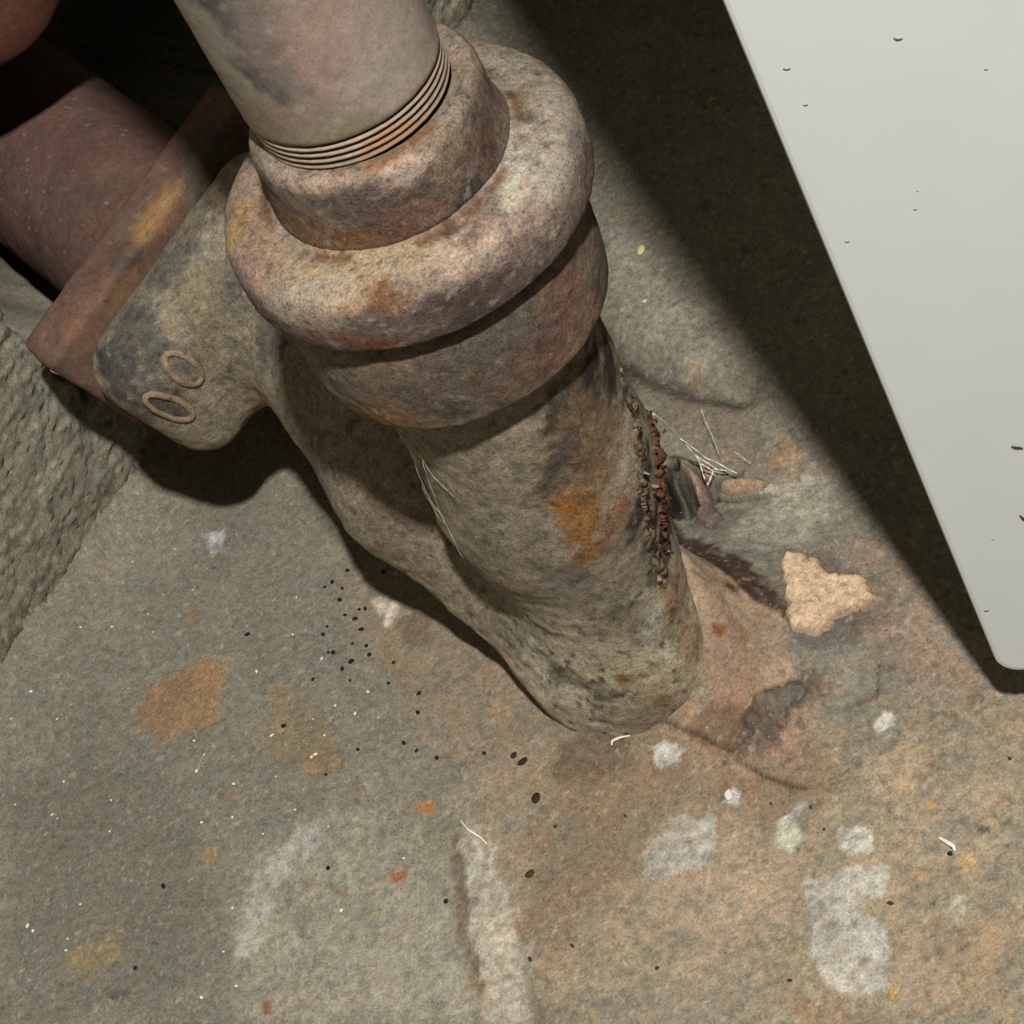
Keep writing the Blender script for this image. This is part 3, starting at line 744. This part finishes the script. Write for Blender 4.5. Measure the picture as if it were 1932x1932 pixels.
def seam_tube(px_pts, r0, seed, base, dark, pale, label, sink):
    pts = []
    for k in range(len(px_pts) - 1):
        for t in np.linspace(0, 1, 16, endpoint=False):
            p, n = bprobe(px_pts[k][0] * (1 - t) + px_pts[k + 1][0] * t, px_pts[k][1] * (1 - t) + px_pts[k + 1][1] * t)
            if p is not None and p[2] > .004: pts.append(p - n * sink)
    pts = np.array(pts); nseg = 28
    ph = np.linspace(0, 1, len(pts))
    V, f = tube_path(pts, r0 * np.sqrt(np.clip(np.minimum(ph, 1 - ph) * 9, .02, 1)), nseg)
    nn = V - np.repeat(pts, nseg, 0); nn /= np.linalg.norm(nn, axis=1)[:, None] + 1e-9
    q_ = V * np.array([1, 1, .35])
    V = V + nn * (fbm(V, 300, 4, seed, .65) * .0022 + fbm(q_, 900, 3, seed + 4, .65) * .0016)[:, None]
    c = np.tile(lin(base) * KALB, (len(V), 1)) * (1 + .4 * fbm(V, 300, 3, seed + 8))[:, None]
    c = mixc(c, dark, sstep(-.1, .35, fbm(q_, 420, 3, seed + 12)) * .9)
    c = mixc(c, pale, sstep(.15, .45, fbm(V, 420, 3, seed + 16)) * .7)
    adopt(tag(mesh_obj('rust_seam', V, f, M_RUST, col=c), label), drain)
    return pts


seam = seam_tube([(1165, 700), (1192, 770), (1206, 850), (1214, 930), (1222, 1000), (1240, 1070), (1258, 1120)], .0022, 210, (112, 94, 78), (40, 34, 31), (176, 158, 134), 'dark crusted seam with pale edge down the neck', .0012)
seam2 = seam_tube([(1190, 705), (1222, 780), (1236, 850), (1244, 930), (1249, 1000), (1258, 1050)], .0022, 240, (84, 58, 45), (36, 25, 21), (138, 104, 78), 'red-brown flaking fin at the right edge of the neck', .0004)
seam = np.concatenate([seam[:70], seam2])
vs, fs = [], []
for k in range(80):                          # loose scales of rust lying on the seam, too small to pick apart
    t = rng.uniform(0, 1); i = int(t * (len(seam) - 1)); p = seam[i] + rng.normal(0, .0011, 3) + np.array([.0010, -.0016, .0008])
    u = rng.normal(0, 1, 3); u[2] += 1.2; u /= np.linalg.norm(u); v = np.cross(u, rng.normal(0, 1, 3)); v /= np.linalg.norm(v); nr = np.cross(u, v)
    s = rng.uniform(.00025, .0007); b = len(vs)
    for j in range(6):
        a = 2 * math.pi * j / 6; r_ = s * rng.uniform(.6, 1.2)
        e = p + u * math.cos(a) * r_ * 1.6 + v * math.sin(a) * r_
        vs += [e + nr * .00018, e - nr * .00018]
    fs += [tuple(b + 2 * j for j in range(6)), tuple(b + 2 * j + 1 for j in range(5, -1, -1))]
    fs += [(b + 2 * j, b + 2 * j + 1, b + 2 * ((j + 1) % 6) + 1, b + 2 * ((j + 1) % 6)) for j in range(6)]
V = np.array(vs); c = np.tile(lin((112, 84, 64)) * KALB, (len(V), 1))
ck = np.repeat(rng.uniform(0, 1, 80), 12); c = mixc(c, (70, 40, 26), sstep(.35, .5, ck)); c = mixc(c, (160, 140, 118), sstep(.85, .9, ck))
adopt(tag(mesh_obj('rust_scales', V, fs, M_RUST, col=c, smooth=False), 'thin scales of rust on the seam', kind='stuff'), drain)

# ------------------------------------------------------------------ reducing bushing: collar and flange
bush = tag(empty('reducer_bushing', (0, 0, .193)), 'flanged iron bushing with a narrow collar, screwed in between steel pipe and hub', 'bushing')
fl_prof = roundprof([(.024, .2120), (.0325, .2122), (.0345, .2108), (.0375, .2112), (.0420, .2104), (.0450, .2088), (.0467, .2070), (.0477, .2042), (.0479, .2000), (.0477, .1950), (.0466, .1918), (.041, .1908), (.024, .1908)], .0008)
V, Fq = lathe(fl_prof, seg=420, step=.0007, disp=lambda v: fbm(v, 70, 4, 230) * .0006 + fbm(v, 380, 3, 233) * .00022)
Fq = Fq[:, ::-1]; pr = Probe(V, Fq)
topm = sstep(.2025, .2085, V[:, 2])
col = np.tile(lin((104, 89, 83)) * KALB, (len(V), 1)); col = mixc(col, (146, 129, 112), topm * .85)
col *= (1 + .12 * fbm(V, 60, 4, 236) + .18 * fbm(V, 280, 3, 239))[:, None]
col = blobs(V, col, pr, [(980, 485, .0045, -40, 1.5, (74, 64, 64), .9), (870, 570, .0055, -10, 2.2, (80, 66, 58), .9), (690, 570, .007, 0, 1.5, (118, 80, 52), .9), (690, 610, .006, 10, 1.8, (98, 92, 84), .7), (650, 560, .005, -20, 1.6, (186, 138, 96), .5),
                         (450, 420, .005, 80, 1.6, (170, 138, 88), .7), (545, 560, .010, 40, 1.8, (158, 142, 126), .8), (620, 545, .007, 10, 1.6, (172, 160, 140), .7), (600, 640, .003, 50, 1.4, (100, 66, 54), .8), (650, 640, .003, 20, 1.4, (106, 68, 52), .75), (740, 655, .005, 0, 2, (118, 70, 50), .7),
                         (500, 480, .006, 50, 2, (160, 132, 108), .7), (700, 480, .008, 0, 3, (170, 150, 118), .7), (1020, 300, .012, 70, 2, (166, 156, 140), .8), (960, 330, .006, 80, 2, (196, 188, 168), .6), (1060, 200, .008, 60, 2, (150, 142, 130), .7), (950, 130, .010, 30, 2, (134, 128, 114), .7),
                         (1100, 300, .006, 80, 2.2, (112, 96, 88), .7), (1000, 440, .006, -45, 2, (150, 128, 116), .6), (860, 470, .006, -30, 2, (190, 166, 146), .6), (530, 640, .005, 40, 2, (132, 106, 100), .7), (460, 520, .005, 60, 2, (140, 112, 104), .6),
                         (1080, 400, .006, -60, 2, (124, 104, 98), .6), (940, 590, .008, -30, 2, (132, 104, 100), .6), (790, 620, .006, -10, 2, (110, 92, 86), .6)], seed=250, freq=260)
fill = np.hypot(V[:, 0], V[:, 1]); angf = np.degrees(np.arctan2(V[:, 1], V[:, 0]))
col = mixc(col, (104, 70, 44), np.exp(-((fill - .0338) / .0016) ** 2) * sstep(.0, .3, fbm(V, 90, 3, 270) + .25) * .85)
col = mixc(col, (58, 48, 44), sstep(.34, .6, fbm(V, 170, 4, 242)) * .55 * (1 - .6 * topm))
col = mixc(col, (190, 172, 152), sstep(.4, .65, fbm(V, 480, 2, 245)) * .35)
col = grime(V, col, 760, .55, .25, .25, .15)
adopt(tag(mesh_obj('flange', V, Fq, M_IRON, col=col), 'wide rounded dusty flange'), bush)
c_prof = roundprof([(.0235, .2320), (.0262, .2326), (.0280, .2326), (.0296, .2312), (.0303, .2285), (.0304, .2200), (.0311, .2150), (.0322, .2115), (.028, .2105)], .0010)
V, Fq = lathe(c_prof, seg=360, step=.0006, disp=lambda v: fbm(v, 90, 4, 280) * .0004 + fbm(v, 420, 3, 283) * .0002)
Fq = Fq[:, ::-1]; pr = Probe(V, Fq)
col = np.tile(lin((112, 96, 86)) * KALB, (len(V), 1)); col = mixc(col, (152, 138, 120), sstep(.2285, .2320, V[:, 2]) * .6)
col *= (1 + .14 * fbm(V, 70, 4, 286) + .18 * fbm(V, 300, 3, 289))[:, None]
col = blobs(V, col, pr, [(735, 298, .0032, -25, 2.4, (148, 106, 74), .85), (795, 255, .0028, -50, 1.8, (138, 98, 70), .8), (770, 320, .004, -20, 2, (194, 170, 154), .7), (850, 280, .005, -60, 2, (148, 130, 106), .6), (880, 330, .006, -60, 1.6, (112, 88, 78), .7),
                         (890, 370, .0045, -45, 1.8, (58, 52, 48), .9), (920, 270, .004, 80, 2.4, (92, 66, 52), .8), (720, 440, .006, 0, 2.4, (96, 64, 44), .85), (650, 450, .006, 0, 2, (112, 80, 50), .8), (590, 370, .008, 20, 1.8, (116, 108, 96), .8), (560, 430, .004, 30, 2, (104, 76, 48), .7),
                         (680, 390, .007, 0, 1.6, (92, 80, 74), .75), (780, 400, .006, 0, 1.6, (104, 76, 64), .7), (525, 410, .003, 60, 2.5, (84, 66, 50), .8), (490, 330, .004, 60, 2, (100, 88, 74), .7), (600, 335, .004, 15, 3, (188, 160, 140), .6), (870, 120, .006, 30, 1.6, (140, 122, 104), .7)], seed=300, freq=300)
col = grime(V, col, 790, .55, .3, .4, .15)
adopt(tag(mesh_obj('collar', V, Fq, M_IRON, col=col), 'narrow threaded collar streaked with orange rust'), bush)

# ------------------------------------------------------------------ upright steel pipe and its thread
pipe = tag(empty('steel_pipe', (0, 0, .225)), 'upright grey galvanised steel pipe with a dark slate stain and an exposed thread', 'pipe')


def lean(v):
    k = v[:, 2] - .235
    return v + np.c_[-.0011 - k * .03, .0012 + .0 * k, 0 * k]


V, Fq = lathe([(.0256, .52), (.0256, .2422), (.0254, .2410), (.0249, .2405)], seg=320, step=.0009, disp=lambda v: fbm(v, 50, 3, 310) * .0003 + fbm(v, 200, 3, 313) * .00012, warp=lean)
Fq = Fq[:, ::-1]; pr = Probe(V, Fq)
col = np.tile(lin((142, 126, 116)) * KALB, (len(V), 1))
col *= (1 + .08 * fbm(V, 50, 4, 316) + .12 * fbm(V * np.array([1, 1, .6]), 260, 3, 319))[:, None]
col = mixc(col, (152, 132, 122), sstep(.0, .5, fbm(V, 40, 3, 322)) * .6)
col = blobs(V, col, pr, [(415, 15, .009, 62, 2, (76, 77, 78), 1), (440, 60, .009, 62, 2, (74, 75, 77), 1), (470, 110, .0075, 62, 2, (74, 75, 78), 1), (485, 140, .005, 62, 2, (72, 72, 74), 1), (470, 30, .006, 62, 2, (80, 80, 80), .9), (375, 40, .006, 60, 2.5, (146, 140, 126), .8), (420, 130, .005, 60, 2.2, (142, 136, 122), .8),
                         (740, 110, .016, 70, 1.6, (152, 140, 130), .8), (520, 90, .010, 70, 2, (140, 122, 112), .6), (540, 250, .008, 25, 2.4, (126, 114, 98), .7), (640, 265, .006, 0, 2.4, (142, 134, 116), .7), (690, 235, .004, 0, 2, (120, 110, 84), .6), (600, 50, .010, 70, 2, (150, 128, 118), .6)], seed=330, freq=260)
col = grime(V, col, 820, .18, .18, .12, .2)
adopt(mesh_obj('tube', V, Fq, M_STEEL, col=col), pipe)
tp = [(.0251, .2410)]
for k in range(4):
    zt = .2405 - k * .0020
    tp += [(.0240, zt - .0002), (.0241, zt - .0006), (.0252 - k * .0001, zt - .0011), (.0252 - k * .0001, zt - .0016)]
tp += [(.0238, .2320), (.0238, .228)]
V, Fq = lathe(tp, seg=320, step=.0004, disp=lambda v: fbm(v, 500, 2, 340) * .00012, warp=lean)
Fq = Fq[:, ::-1]; pr = Probe(V, Fq)
rr = np.hypot(V[:, 0] + .0010, V[:, 1] - .0012)
col = np.tile(lin((156, 138, 122)) * KALB, (len(V), 1)); col = mixc(col, (70, 56, 46), (1 - sstep(.0243, .0249, rr)) * .8)
col *= (1 + .2 * fbm(V, 300, 3, 343))[:, None]
col = blobs(V, col, pr, [(745, 272, .005, -30, 2.4, (150, 108, 72), .6)], seed=350)
adopt(tag(mesh_obj('thread', V, Fq, M_STEEL, col=col), 'fine exposed screw thread'), pipe)

# ------------------------------------------------------------------ rusty pipe end at the top left corner
tpd = np.array([-.3156, .9489, 0.0]); tc_ = CAM + ray(-80, -62) * (0.845)
top = tag(empty('rusty_pipe_end', tuple(tc_)), 'rounded end of a rusty brown pipe above the branch pipe', 'pipe')
X_ = np.cross(tpd, [0, 0, 1.0]); X_ /= np.linalg.norm(X_); Y_ = np.cross(tpd, X_)
V, Fq = lathe(roundprof([(.0005, -.022), (.020, -.022), (.0315, -.014), (.0325, .0), (.0325, .010), (.0265, .014), (.0262, .12)], .006), seg=160, step=.0012,
              disp=lambda v: fbm(v, 90, 4, 360) * .0006, frame=(tc_, X_, Y_, tpd))
col = np.tile(lin((88, 54, 42)) * KALB, (len(V), 1)) * (1 + .2 * fbm(V, 90, 4, 363) + .2 * fbm(V, 400, 3, 366))[:, None]
col = mixc(col, (98, 60, 42), sstep(0, .4, fbm(V, 60, 3, 369)) * .6)
adopt(mesh_obj('tube', V, Fq, M_RUST, col=col), top)

# ------------------------------------------------------------------ white cabinet with a sloping front
LP = np.array(lo.location)
SA, SB = atz(1893, 1329), atz(1130, 330)      # the lamp throws the cabinet's edge along this line on the floor
nrm = np.cross(SB - SA, LP - SA)


def on_shade(px, py):
    d = ray(px, py); return CAM + d * (((SA - CAM) @ nrm) / (d @ nrm))


PC, PT = on_shade(1887, 1273), on_shade(1360, 0)   # lower corner and a higher point of the upright edge
ev = PT - PC; ev /= np.linalg.norm(ev); bh = np.array([.90, -.436, 0.0])
cab = tag(empty('white_cabinet', (PC[0] + bh[0] * .3, PC[1] + bh[1] * .3, 0)), 'plain white enamelled cabinet with a rounded corner, standing on low black feet', 'cabinet')
fnrm = np.cross(bh, ev); fnrm /= np.linalg.norm(fnrm)
if fnrm @ (CAM - PC) < 0: fnrm = -fnrm
inw = np.array([.62, .785, 0.0])


def cab_point(a, b, dpt): return PC + bh * a + ev * b - fnrm * dpt


# front sheet: rounded rectangle outline in the plane of the slope, given thickness and a softened rim
Lw, Lh, rc_ = .50, .62, .0060
out = []
for (cx, cy, a0) in ((rc_, rc_, 180), (Lw - rc_, rc_, 270), (Lw - rc_, Lh - rc_, 0), (rc_, Lh - rc_, 90)):
    for k in range(9):
        a = math.radians(a0 + 90 * k / 8); out.append((cx + rc_ * math.cos(a), cy + rc_ * math.sin(a)))
out = np.array(out); cen = np.array([Lw / 2, Lh / 2]); no = len(out)
vs, fs = [], []
for (ins, dp) in ((.0016, 0), (.0006, .0003), (0, .0012), (0, .018)):
    for o in out:
        v = o - cen; s_ = 1 - ins / np.abs(v).max() ; oo = cen + v - np.sign(v) * ins
        vs.append(cab_point(oo[0], oo[1], dp))
for r_ in range(3):
    for k in range(no):
        k2 = (k + 1) % no; fs.append((r_ * no + k, r_ * no + k2, (r_ + 1) * no + k2, (r_ + 1) * no + k))
fs.append(tuple(range(no))[::-1]); fs.append(tuple(range(3 * no, 4 * no)))
fo = mesh_obj('front_panel', np.array(vs), fs, M_CABINET, smooth=False); adopt(fo, cab)
# carcass behind the front: a wedge that widens upward
up_ = np.array([0, 0, 1.0]); H_ = (ev * Lh)[2]
pts = []
for a in (.012, Lw - .012):
    f0 = cab_point(a, .012, .016); f1 = cab_point(a, Lh - .012, .016)
    g0 = f0 + inw * .42; g1 = f1 + inw * .12
    pts += [f0, f1, g1, g0]
fs = [(0, 1, 2, 3), (7, 6, 5, 4), (0, 4, 5, 1), (1, 5, 6, 2), (2, 6, 7, 3), (3, 7, 4, 0)]
adopt(mesh_obj('carcass', np.array(pts), fs, M_CABINET, smooth=False), cab)
for (a, dd) in ((.05, .05), (Lw - .05, .05), (.05, .36), (Lw - .05, .36)):
    c0 = cab_point(a, .012, .016) + inw * dd
    hgt = pts[0][2] + .001
    V, f = tube_path([(c0[0], c0[1], 0.0), (c0[0], c0[1], hgt * .3), (c0[0], c0[1], hgt)], [.016, .015, .013], 20)
    adopt(mesh_obj('foot', V, f, M_RUBBER), cab)


# ------------------------------------------------------------------ mortar patch and loose concrete
def slab(name, outline, th, label, cat, cbase, seed, group=None, lift=0.0, step=.0007):
    pl = fp(outline); lo_, hi_ = pl.min(0) - .003, pl.max(0) + .003
    gx = np.arange(lo_[0], hi_[0], step); gy = np.arange(lo_[1], hi_[1], step)
    X, Y = np.meshgrid(gx, gy, indexing='ij'); P = np.stack([X.ravel(), Y.ravel()], 1); p3 = np.c_[P, 0 * P[:, 0]]
    sd = poly_sd(P + .0016 * np.stack([fbm(p3, 300, 3, seed), fbm(p3 + 2, 300, 3, seed + 1)], 1), pl)
    prof = 1 - sstep(-.0022, .0004, sd)
    z = floor_height(P) + prof * th * (1 + .35 * fbm(p3, 200, 4, seed + 2)) + prof * .0011 * fbm(p3, 520, 4, seed + 7, .62) - .0012 * (1 - prof) + lift * prof
    keep = prof > .02
    Fq = grid_faces(len(gx), len(gy)); Fq = Fq[keep[Fq].all(1)]
    used = np.unique(Fq); mp = -np.ones(len(P), int); mp[used] = np.arange(len(used)); Fq = mp[Fq]
    V = np.c_[P, z][used]
    col = np.tile(lin(cbase) * KALB, (len(V), 1)) * (1 + .14 * fbm(V, 120, 4, seed + 4) + .2 * fbm(V, 480, 3, seed + 5))[:, None]
    col = mixc(col, (108, 96, 84), (1 - prof[used]) * .8)
    col = mixc(col, (128, 112, 96), sstep(.2, .5, fbm(V, 170, 4, seed + 6)) * .6)
    col = mixc(col, (84, 76, 66), sstep(.3, .55, fbm(V, 520, 3, seed + 9)) * .7)
    return tag(mesh_obj(name, V, Fq, M_FLOOR, col=col), label, cat, group)


slab('mortar_patch', [(1482, 1105), (1478, 1070), (1500, 1052), (1545, 1060), (1575, 1085), (1640, 1095), (1660, 1130), (1632, 1160), (1590, 1170), (1545, 1215), (1500, 1212), (1490, 1165)], .0030,
     'crumbling peach-coloured mortar patch on the floor between drain and cabinet', 'mortar', (206, 178, 148), 400)
slab('concrete_chunk', [(1278, 888), (1300, 880), (1335, 905), (1344, 945), (1325, 958), (1302, 945)], .0050, 'pinkish broken piece of concrete wedged beside the rusty seam of the drain', 'concrete', (160, 134, 116), 420, lift=.001)
slab('concrete_chunk', [(1352, 912), (1392, 900), (1470, 900), (1440, 928), (1380, 938), (1355, 934)], .0024, 'flat piece of concrete above the long crack right of the drain', 'concrete', (162, 138, 114), 440)
slab('concrete_chunk', [(1318, 958), (1350, 955), (1376, 985), (1350, 1010), (1310, 995)], .0030, 'grey crumbly lump of concrete below the crack right of the drain', 'concrete', (112, 98, 90), 460)

# ------------------------------------------------------------------ cobwebs
def web(name, label, strands, loc):
    vs, fs = [], []
    r = empty(name, tuple(loc)); tag(r, label, 'cobweb')
    for pts, r0 in strands:
        P = []
        for k in range(len(pts) - 1):
            for t in np.linspace(0, 1, 8, endpoint=False): P.append(np.array(pts[k]) * (1 - t) + np.array(pts[k + 1]) * t)
        P.append(np.array(pts[-1])); P = np.array(P); P += np.c_[fbm(P, 300, 2, 500), fbm(P + 1, 300, 2, 501), fbm(P + 2, 300, 2, 502)] * .0004
        V, f = tube_path(P, [r0 * (1 + .5 * math.sin(k * 1.7)) for k in range(len(P))], 6)
        o = mesh_obj('strand', V, f, M_WEB); adopt(o, r)
    return r


def P3(px, py, z): return atz(px, py, z)


A = P3(1232, 780, .046); web('cobweb', 'white dusty cobweb strands stretched from the rust seam to the cracked concrete',
    [([A, P3(1285, 828, .020), P3(1318, 868, .008), P3(1330, 905, .003)], .00022), ([P3(1283, 826, .021), P3(1330, 862, .010), P3(1390, 893, .003)], .0002),
     ([P3(1310, 858, .010), P3(1350, 885, .005), P3(1372, 888, .003)], .0002), ([P3(1322, 875, .008), P3(1345, 890, .005), P3(1335, 915, .003)], .00022), ([A, P3(1260, 800, .034), P3(1283, 826, .021)], .0002)], A)
A = P3(1330, 790, .004); web('cobweb', 'thin single cobweb thread hanging right of the seam above the crack', [([P3(1322, 770, .012), P3(1345, 825, .008), P3(1357, 858, .004)], .00009), ([P3(1385, 852, .006), P3(1418, 876, .003)], .00009)], A)


def on_mesh(pr_, px, py, up=.0): 
    p, n = pr_(px, py); return None if p is None else p + n * up


A = on_mesh(bprobe, 800, 900, .001)
if A is not None:
    st = []
    for (a, b) in (((778, 842), (850, 990)), ((785, 850), (835, 975)), ((800, 860), (880, 1050)), ((795, 850), (860, 930))):
        m = ((a[0] + b[0]) / 2, (a[1] + b[1]) / 2)
        pts = [on_mesh(bprobe, a[0], a[1], .0012), on_mesh(bprobe, m[0], m[1], .0022), on_mesh(bprobe, b[0], b[1], .0012)]
        if all(p is not None for p in pts): st.append((pts, .00006))
    web('cobweb', 'faint cobweb threads in the crease between drain neck and side elbow', st, A)


# ------------------------------------------------------------------ debris
def lump(seed, s, flat=.6, el=1.0, n=2):
    import bmesh
    bm = bmesh.new(); bmesh.ops.create_icosphere(bm, subdivisions=n, radius=1)
    V = np.array([v.co for v in bm.verts]); F_ = [tuple(v.index for v in f.verts) for f in bm.faces]; bm.free()
    V = V * (1 + .45 * fbm(V, 1.3, 2, seed))[:, None] * np.array([el, 1, flat]) * s
    V[:, 2] -= V[:, 2].min() * .8
    return V, F_


def scatter(name, pts, mat, label, cat, group, smin_, smax_, seed, el=(1, 1.8), subs=1):
    protos = []
    for k in range(4):
        V, F_ = lump(seed + k, 1.0, .6, random.uniform(*el), subs)
        me = bpy.data.meshes.new(name); me.from_pydata([tuple(v) for v in V], [], F_); me.materials.append(mat)
        protos.append(me)
    for k, (px, py) in enumerate(pts):
        p = on_floor(px, py); o = bpy.data.objects.new(name, protos[k % 4]); COL.objects.link(o)
        s = random.uniform(smin_, smax_); o.scale = (s, s, s); o.rotation_euler = (0, 0, random.uniform(0, 6.28)); o.location = (p[0], p[1], p[2] + .00005)
        tag(o, label, cat, group)


dz = [(1360, 160), (1270, 225), (1350, 335), (1280, 380), (1265, 410), (1380, 445), (1415, 390), (1435, 455), (1375, 515), (1305, 480), (1225, 585), (1520, 600), (1540, 520), (1635, 715), (1640, 640), (1370, 590), (1110, 768), (1400, 860), (1580, 835), (1710, 893), (1630, 865), (1895, 875), (640, 1395), (1745, 1455), (1430, 310), (1405, 312), (1340, 230), (1500, 165), (1330, 275), (1300, 205), (1390, 350), (1445, 490), (1340, 545), (1285, 480), (970, 410), (1285, 1325), (530, 1715), (1275, 958)]
scatter('grit_speck', [(x / 2.073, y / 2.073 + 1000) for x, y in dz], M_GRIT, 'tiny black speck of grit on the grey concrete below the side elbow', 'grit', 'black grit below the side elbow', .0005, .00085, 600)
lz = [(1080, 965), (1270, 805), (1225, 740), (915, 995), (790, 1145), (1155, 1095), (315, 1465), (110, 1550), (60, 1075), (265, 1600), (260, 1645), (875, 1650), (910, 1480), (770, 945), (760, 825), (1065, 805), (1440, 635), (1005, 555), (1145, 410), (1160, 265), (755, 235), (685, 75), (520, 125), (580, 330), (600, 400), (640, 255), (440, 380), (315, 380), (225, 740), (120, 630), (250, 985), (800, 880), (435, 1058), (1390, 720), (1480, 735), (1260, 505), (1312, 688), (925, 1785), (790, 1830), (1580, 1285), (1285, 1160), (910, 1125), (1030, 1190), (1235, 880), (1220, 890), (130, 1570), (40, 735), (205, 1115), (225, 1130), (430, 1180), (1335, 1490)]
scatter('pale_crumb', [(x / 2.073, y / 2.073 + 1000) for x, y in lz], M_GRAIN, 'tiny white crumb on the bare grey concrete left of the plaster strip', 'crumb', 'white crumbs on the grey concrete', .0003, .00065, 620)
rz = [(1455, 1517), (1530, 1524), (1490, 1850), (1240, 1827), (1080, 1785), (1555, 1565), (1000, 1810), (1048, 1560), (1180, 1540), (1905, 1432), (1680, 1705)]
scatter('brown_speck', rz, plain('brown_bits', (62, 46, 36), noise=.3), 'tiny dark brown speck on the tan concrete right of the plaster strip', 'grit', 'brown specks on the tan concrete', .00035, .0006, 640)


def flake(name, px, py, s, el, flat, c, label, rot, seed, cat='chip'):
    V, F_ = lump(seed, s, flat, el, 2); p = on_floor(px, py)
    o = mesh_obj(name, V, F_, plain(name + '_skin', c, rough=.7, noise=.2, scale=900), loc=(p[0], p[1], p[2]))
    o.rotation_euler = (0, 0, rot); return tag(o, label, cat)


flake('paint_chip', 1210, 472, .0014, 1.5, .35, (226, 206, 150), 'pale yellow chip on the lit floor right of the hub', .9, 700)
flake('paint_chip', 1217, 569, .0008, 1.2, .4, (216, 206, 180), 'small cream chip on the floor beside the hub, below the yellow chip', .3, 702)
flake('paint_chip', 1342, 190, .0012, 1.3, .4, (190, 150, 84), 'ochre chip on the shaded floor left of the cabinet', .2, 704)
flake('bark_flake', 1012, 1506, .0013, 1.4, .4, (54, 32, 26), 'square dark red-brown flake on the floor in front of the drain', 1.2, 706, 'flake')
flake('bark_flake', 987, 1437, .0010, 1.6, .4, (44, 32, 26), 'narrow black-brown flake below the tip of the drain', .2, 708, 'flake')
flake('bark_flake', 970, 1426, .0009, 1.4, .5, (48, 36, 30), 'small black-brown flake touching the narrow flake below the drain', .6, 710, 'flake')
flake('bark_flake', 1000, 1650, .0011, 1.5, .4, (66, 50, 38), 'dull brown flake on the white plaster edge strip', .4, 712, 'flake')
flake('paint_chip', 1375, 1500, .0012, 1.6, .3, (214, 208, 206), 'white chip with a grey rim on brown floor right of the drain tip', 1.1, 714)
flake('black_bead', 1793, 1611, .0007, 1.0, .9, (36, 28, 24), 'tiny black bead at the end of the white curl', 0, 716, 'bead')


def thread(name, pts, r, mat, label, cat):
    P = []
    for k in range(len(pts) - 1):
        for t in np.linspace(0, 1, 6, endpoint=False): P.append(np.array(pts[k]) * (1 - t) + np.array(pts[k + 1]) * t)
    P.append(np.array(pts[-1])); V, f = tube_path(P, [r * (1 - .5 * abs(2 * k / (len(P) - 1) - 1)) for k in range(len(P))], 8)
    return tag(mesh_obj(name, V, f, mat), label, cat)


def fl3(x, y, up): p = on_floor(x, y); p[2] += up; return p


thread('straw_bit', [fl3(1155, 1408, .0005), fl3(1156, 1400, .0006), fl3(1172, 1394, .0008), fl3(1190, 1390, .0006)], .0005, M_GRAIN, 'bent pale straw on the brown floor in front of the drain tip', 'straw')
thread('white_curl', [fl3(1772, 1582, .0005), fl3(1785, 1590, .0008), fl3(1800, 1600, .0010), fl3(1803, 1608, .0006)], .0007, M_GRAIN, 'small white curl on the tan floor at the right', 'scrap')
thread('white_fibre', [fl3(868, 1548, .0004), fl3(885, 1568, .0006), fl3(908, 1582, .0006), fl3(920, 1594, .0004)], .0004, M_GRAIN, 'white fibre across the top of the plaster strip', 'fibre')


def on_front(px, py, up):
    d = ray(px, py); t = ((PC - CAM) @ fnrm) / (d @ fnrm); return CAM + d * t + fnrm * up


thread('hair', [on_front(1908, 841, .0003), on_front(1917, 843, .0003), on_front(1930, 844, .0003)], .0003, M_HAIR, 'short red-brown hair lying flat on the white cabinet front, higher of the two', 'hair')
thread('hair', [on_front(1924, 971, .0003), on_front(1931, 978, .0003), on_front(1936, 981, .0003)], .0003, M_HAIR, 'short red-brown hair slanting on the white cabinet front, lower of the two', 'hair')
M_SMUT = plain('grey_smut', (172, 175, 170), rough=.8, noise=.3)
for k, (px, py, s) in enumerate([(1694, 73, .0010), (1484, 130, .0008), (1520, 198, .0006), (1861, 1152, .0008), (1731, 361, .0003), (1598, 456, .0006), (1860, 131, .0005), (1727, 395, .0005), (1873, 1018, .0004)]):
    V, F_ = lump(720 + k, s * .8, .02, 1.4, 1); p = on_front(px, py, .0)
    R3 = Matrix([[bh[i], ev[i], fnrm[i]] for i in range(3)])
    V = np.array([np.array(R3 @ Vector(v)) for v in V])
    o = mesh_obj('smut_spot', V, F_, M_SMUT, loc=tuple(p))
    tag(o, 'faint grey smut spot on the white cabinet front', 'spot', 'grey spots on the cabinet front')
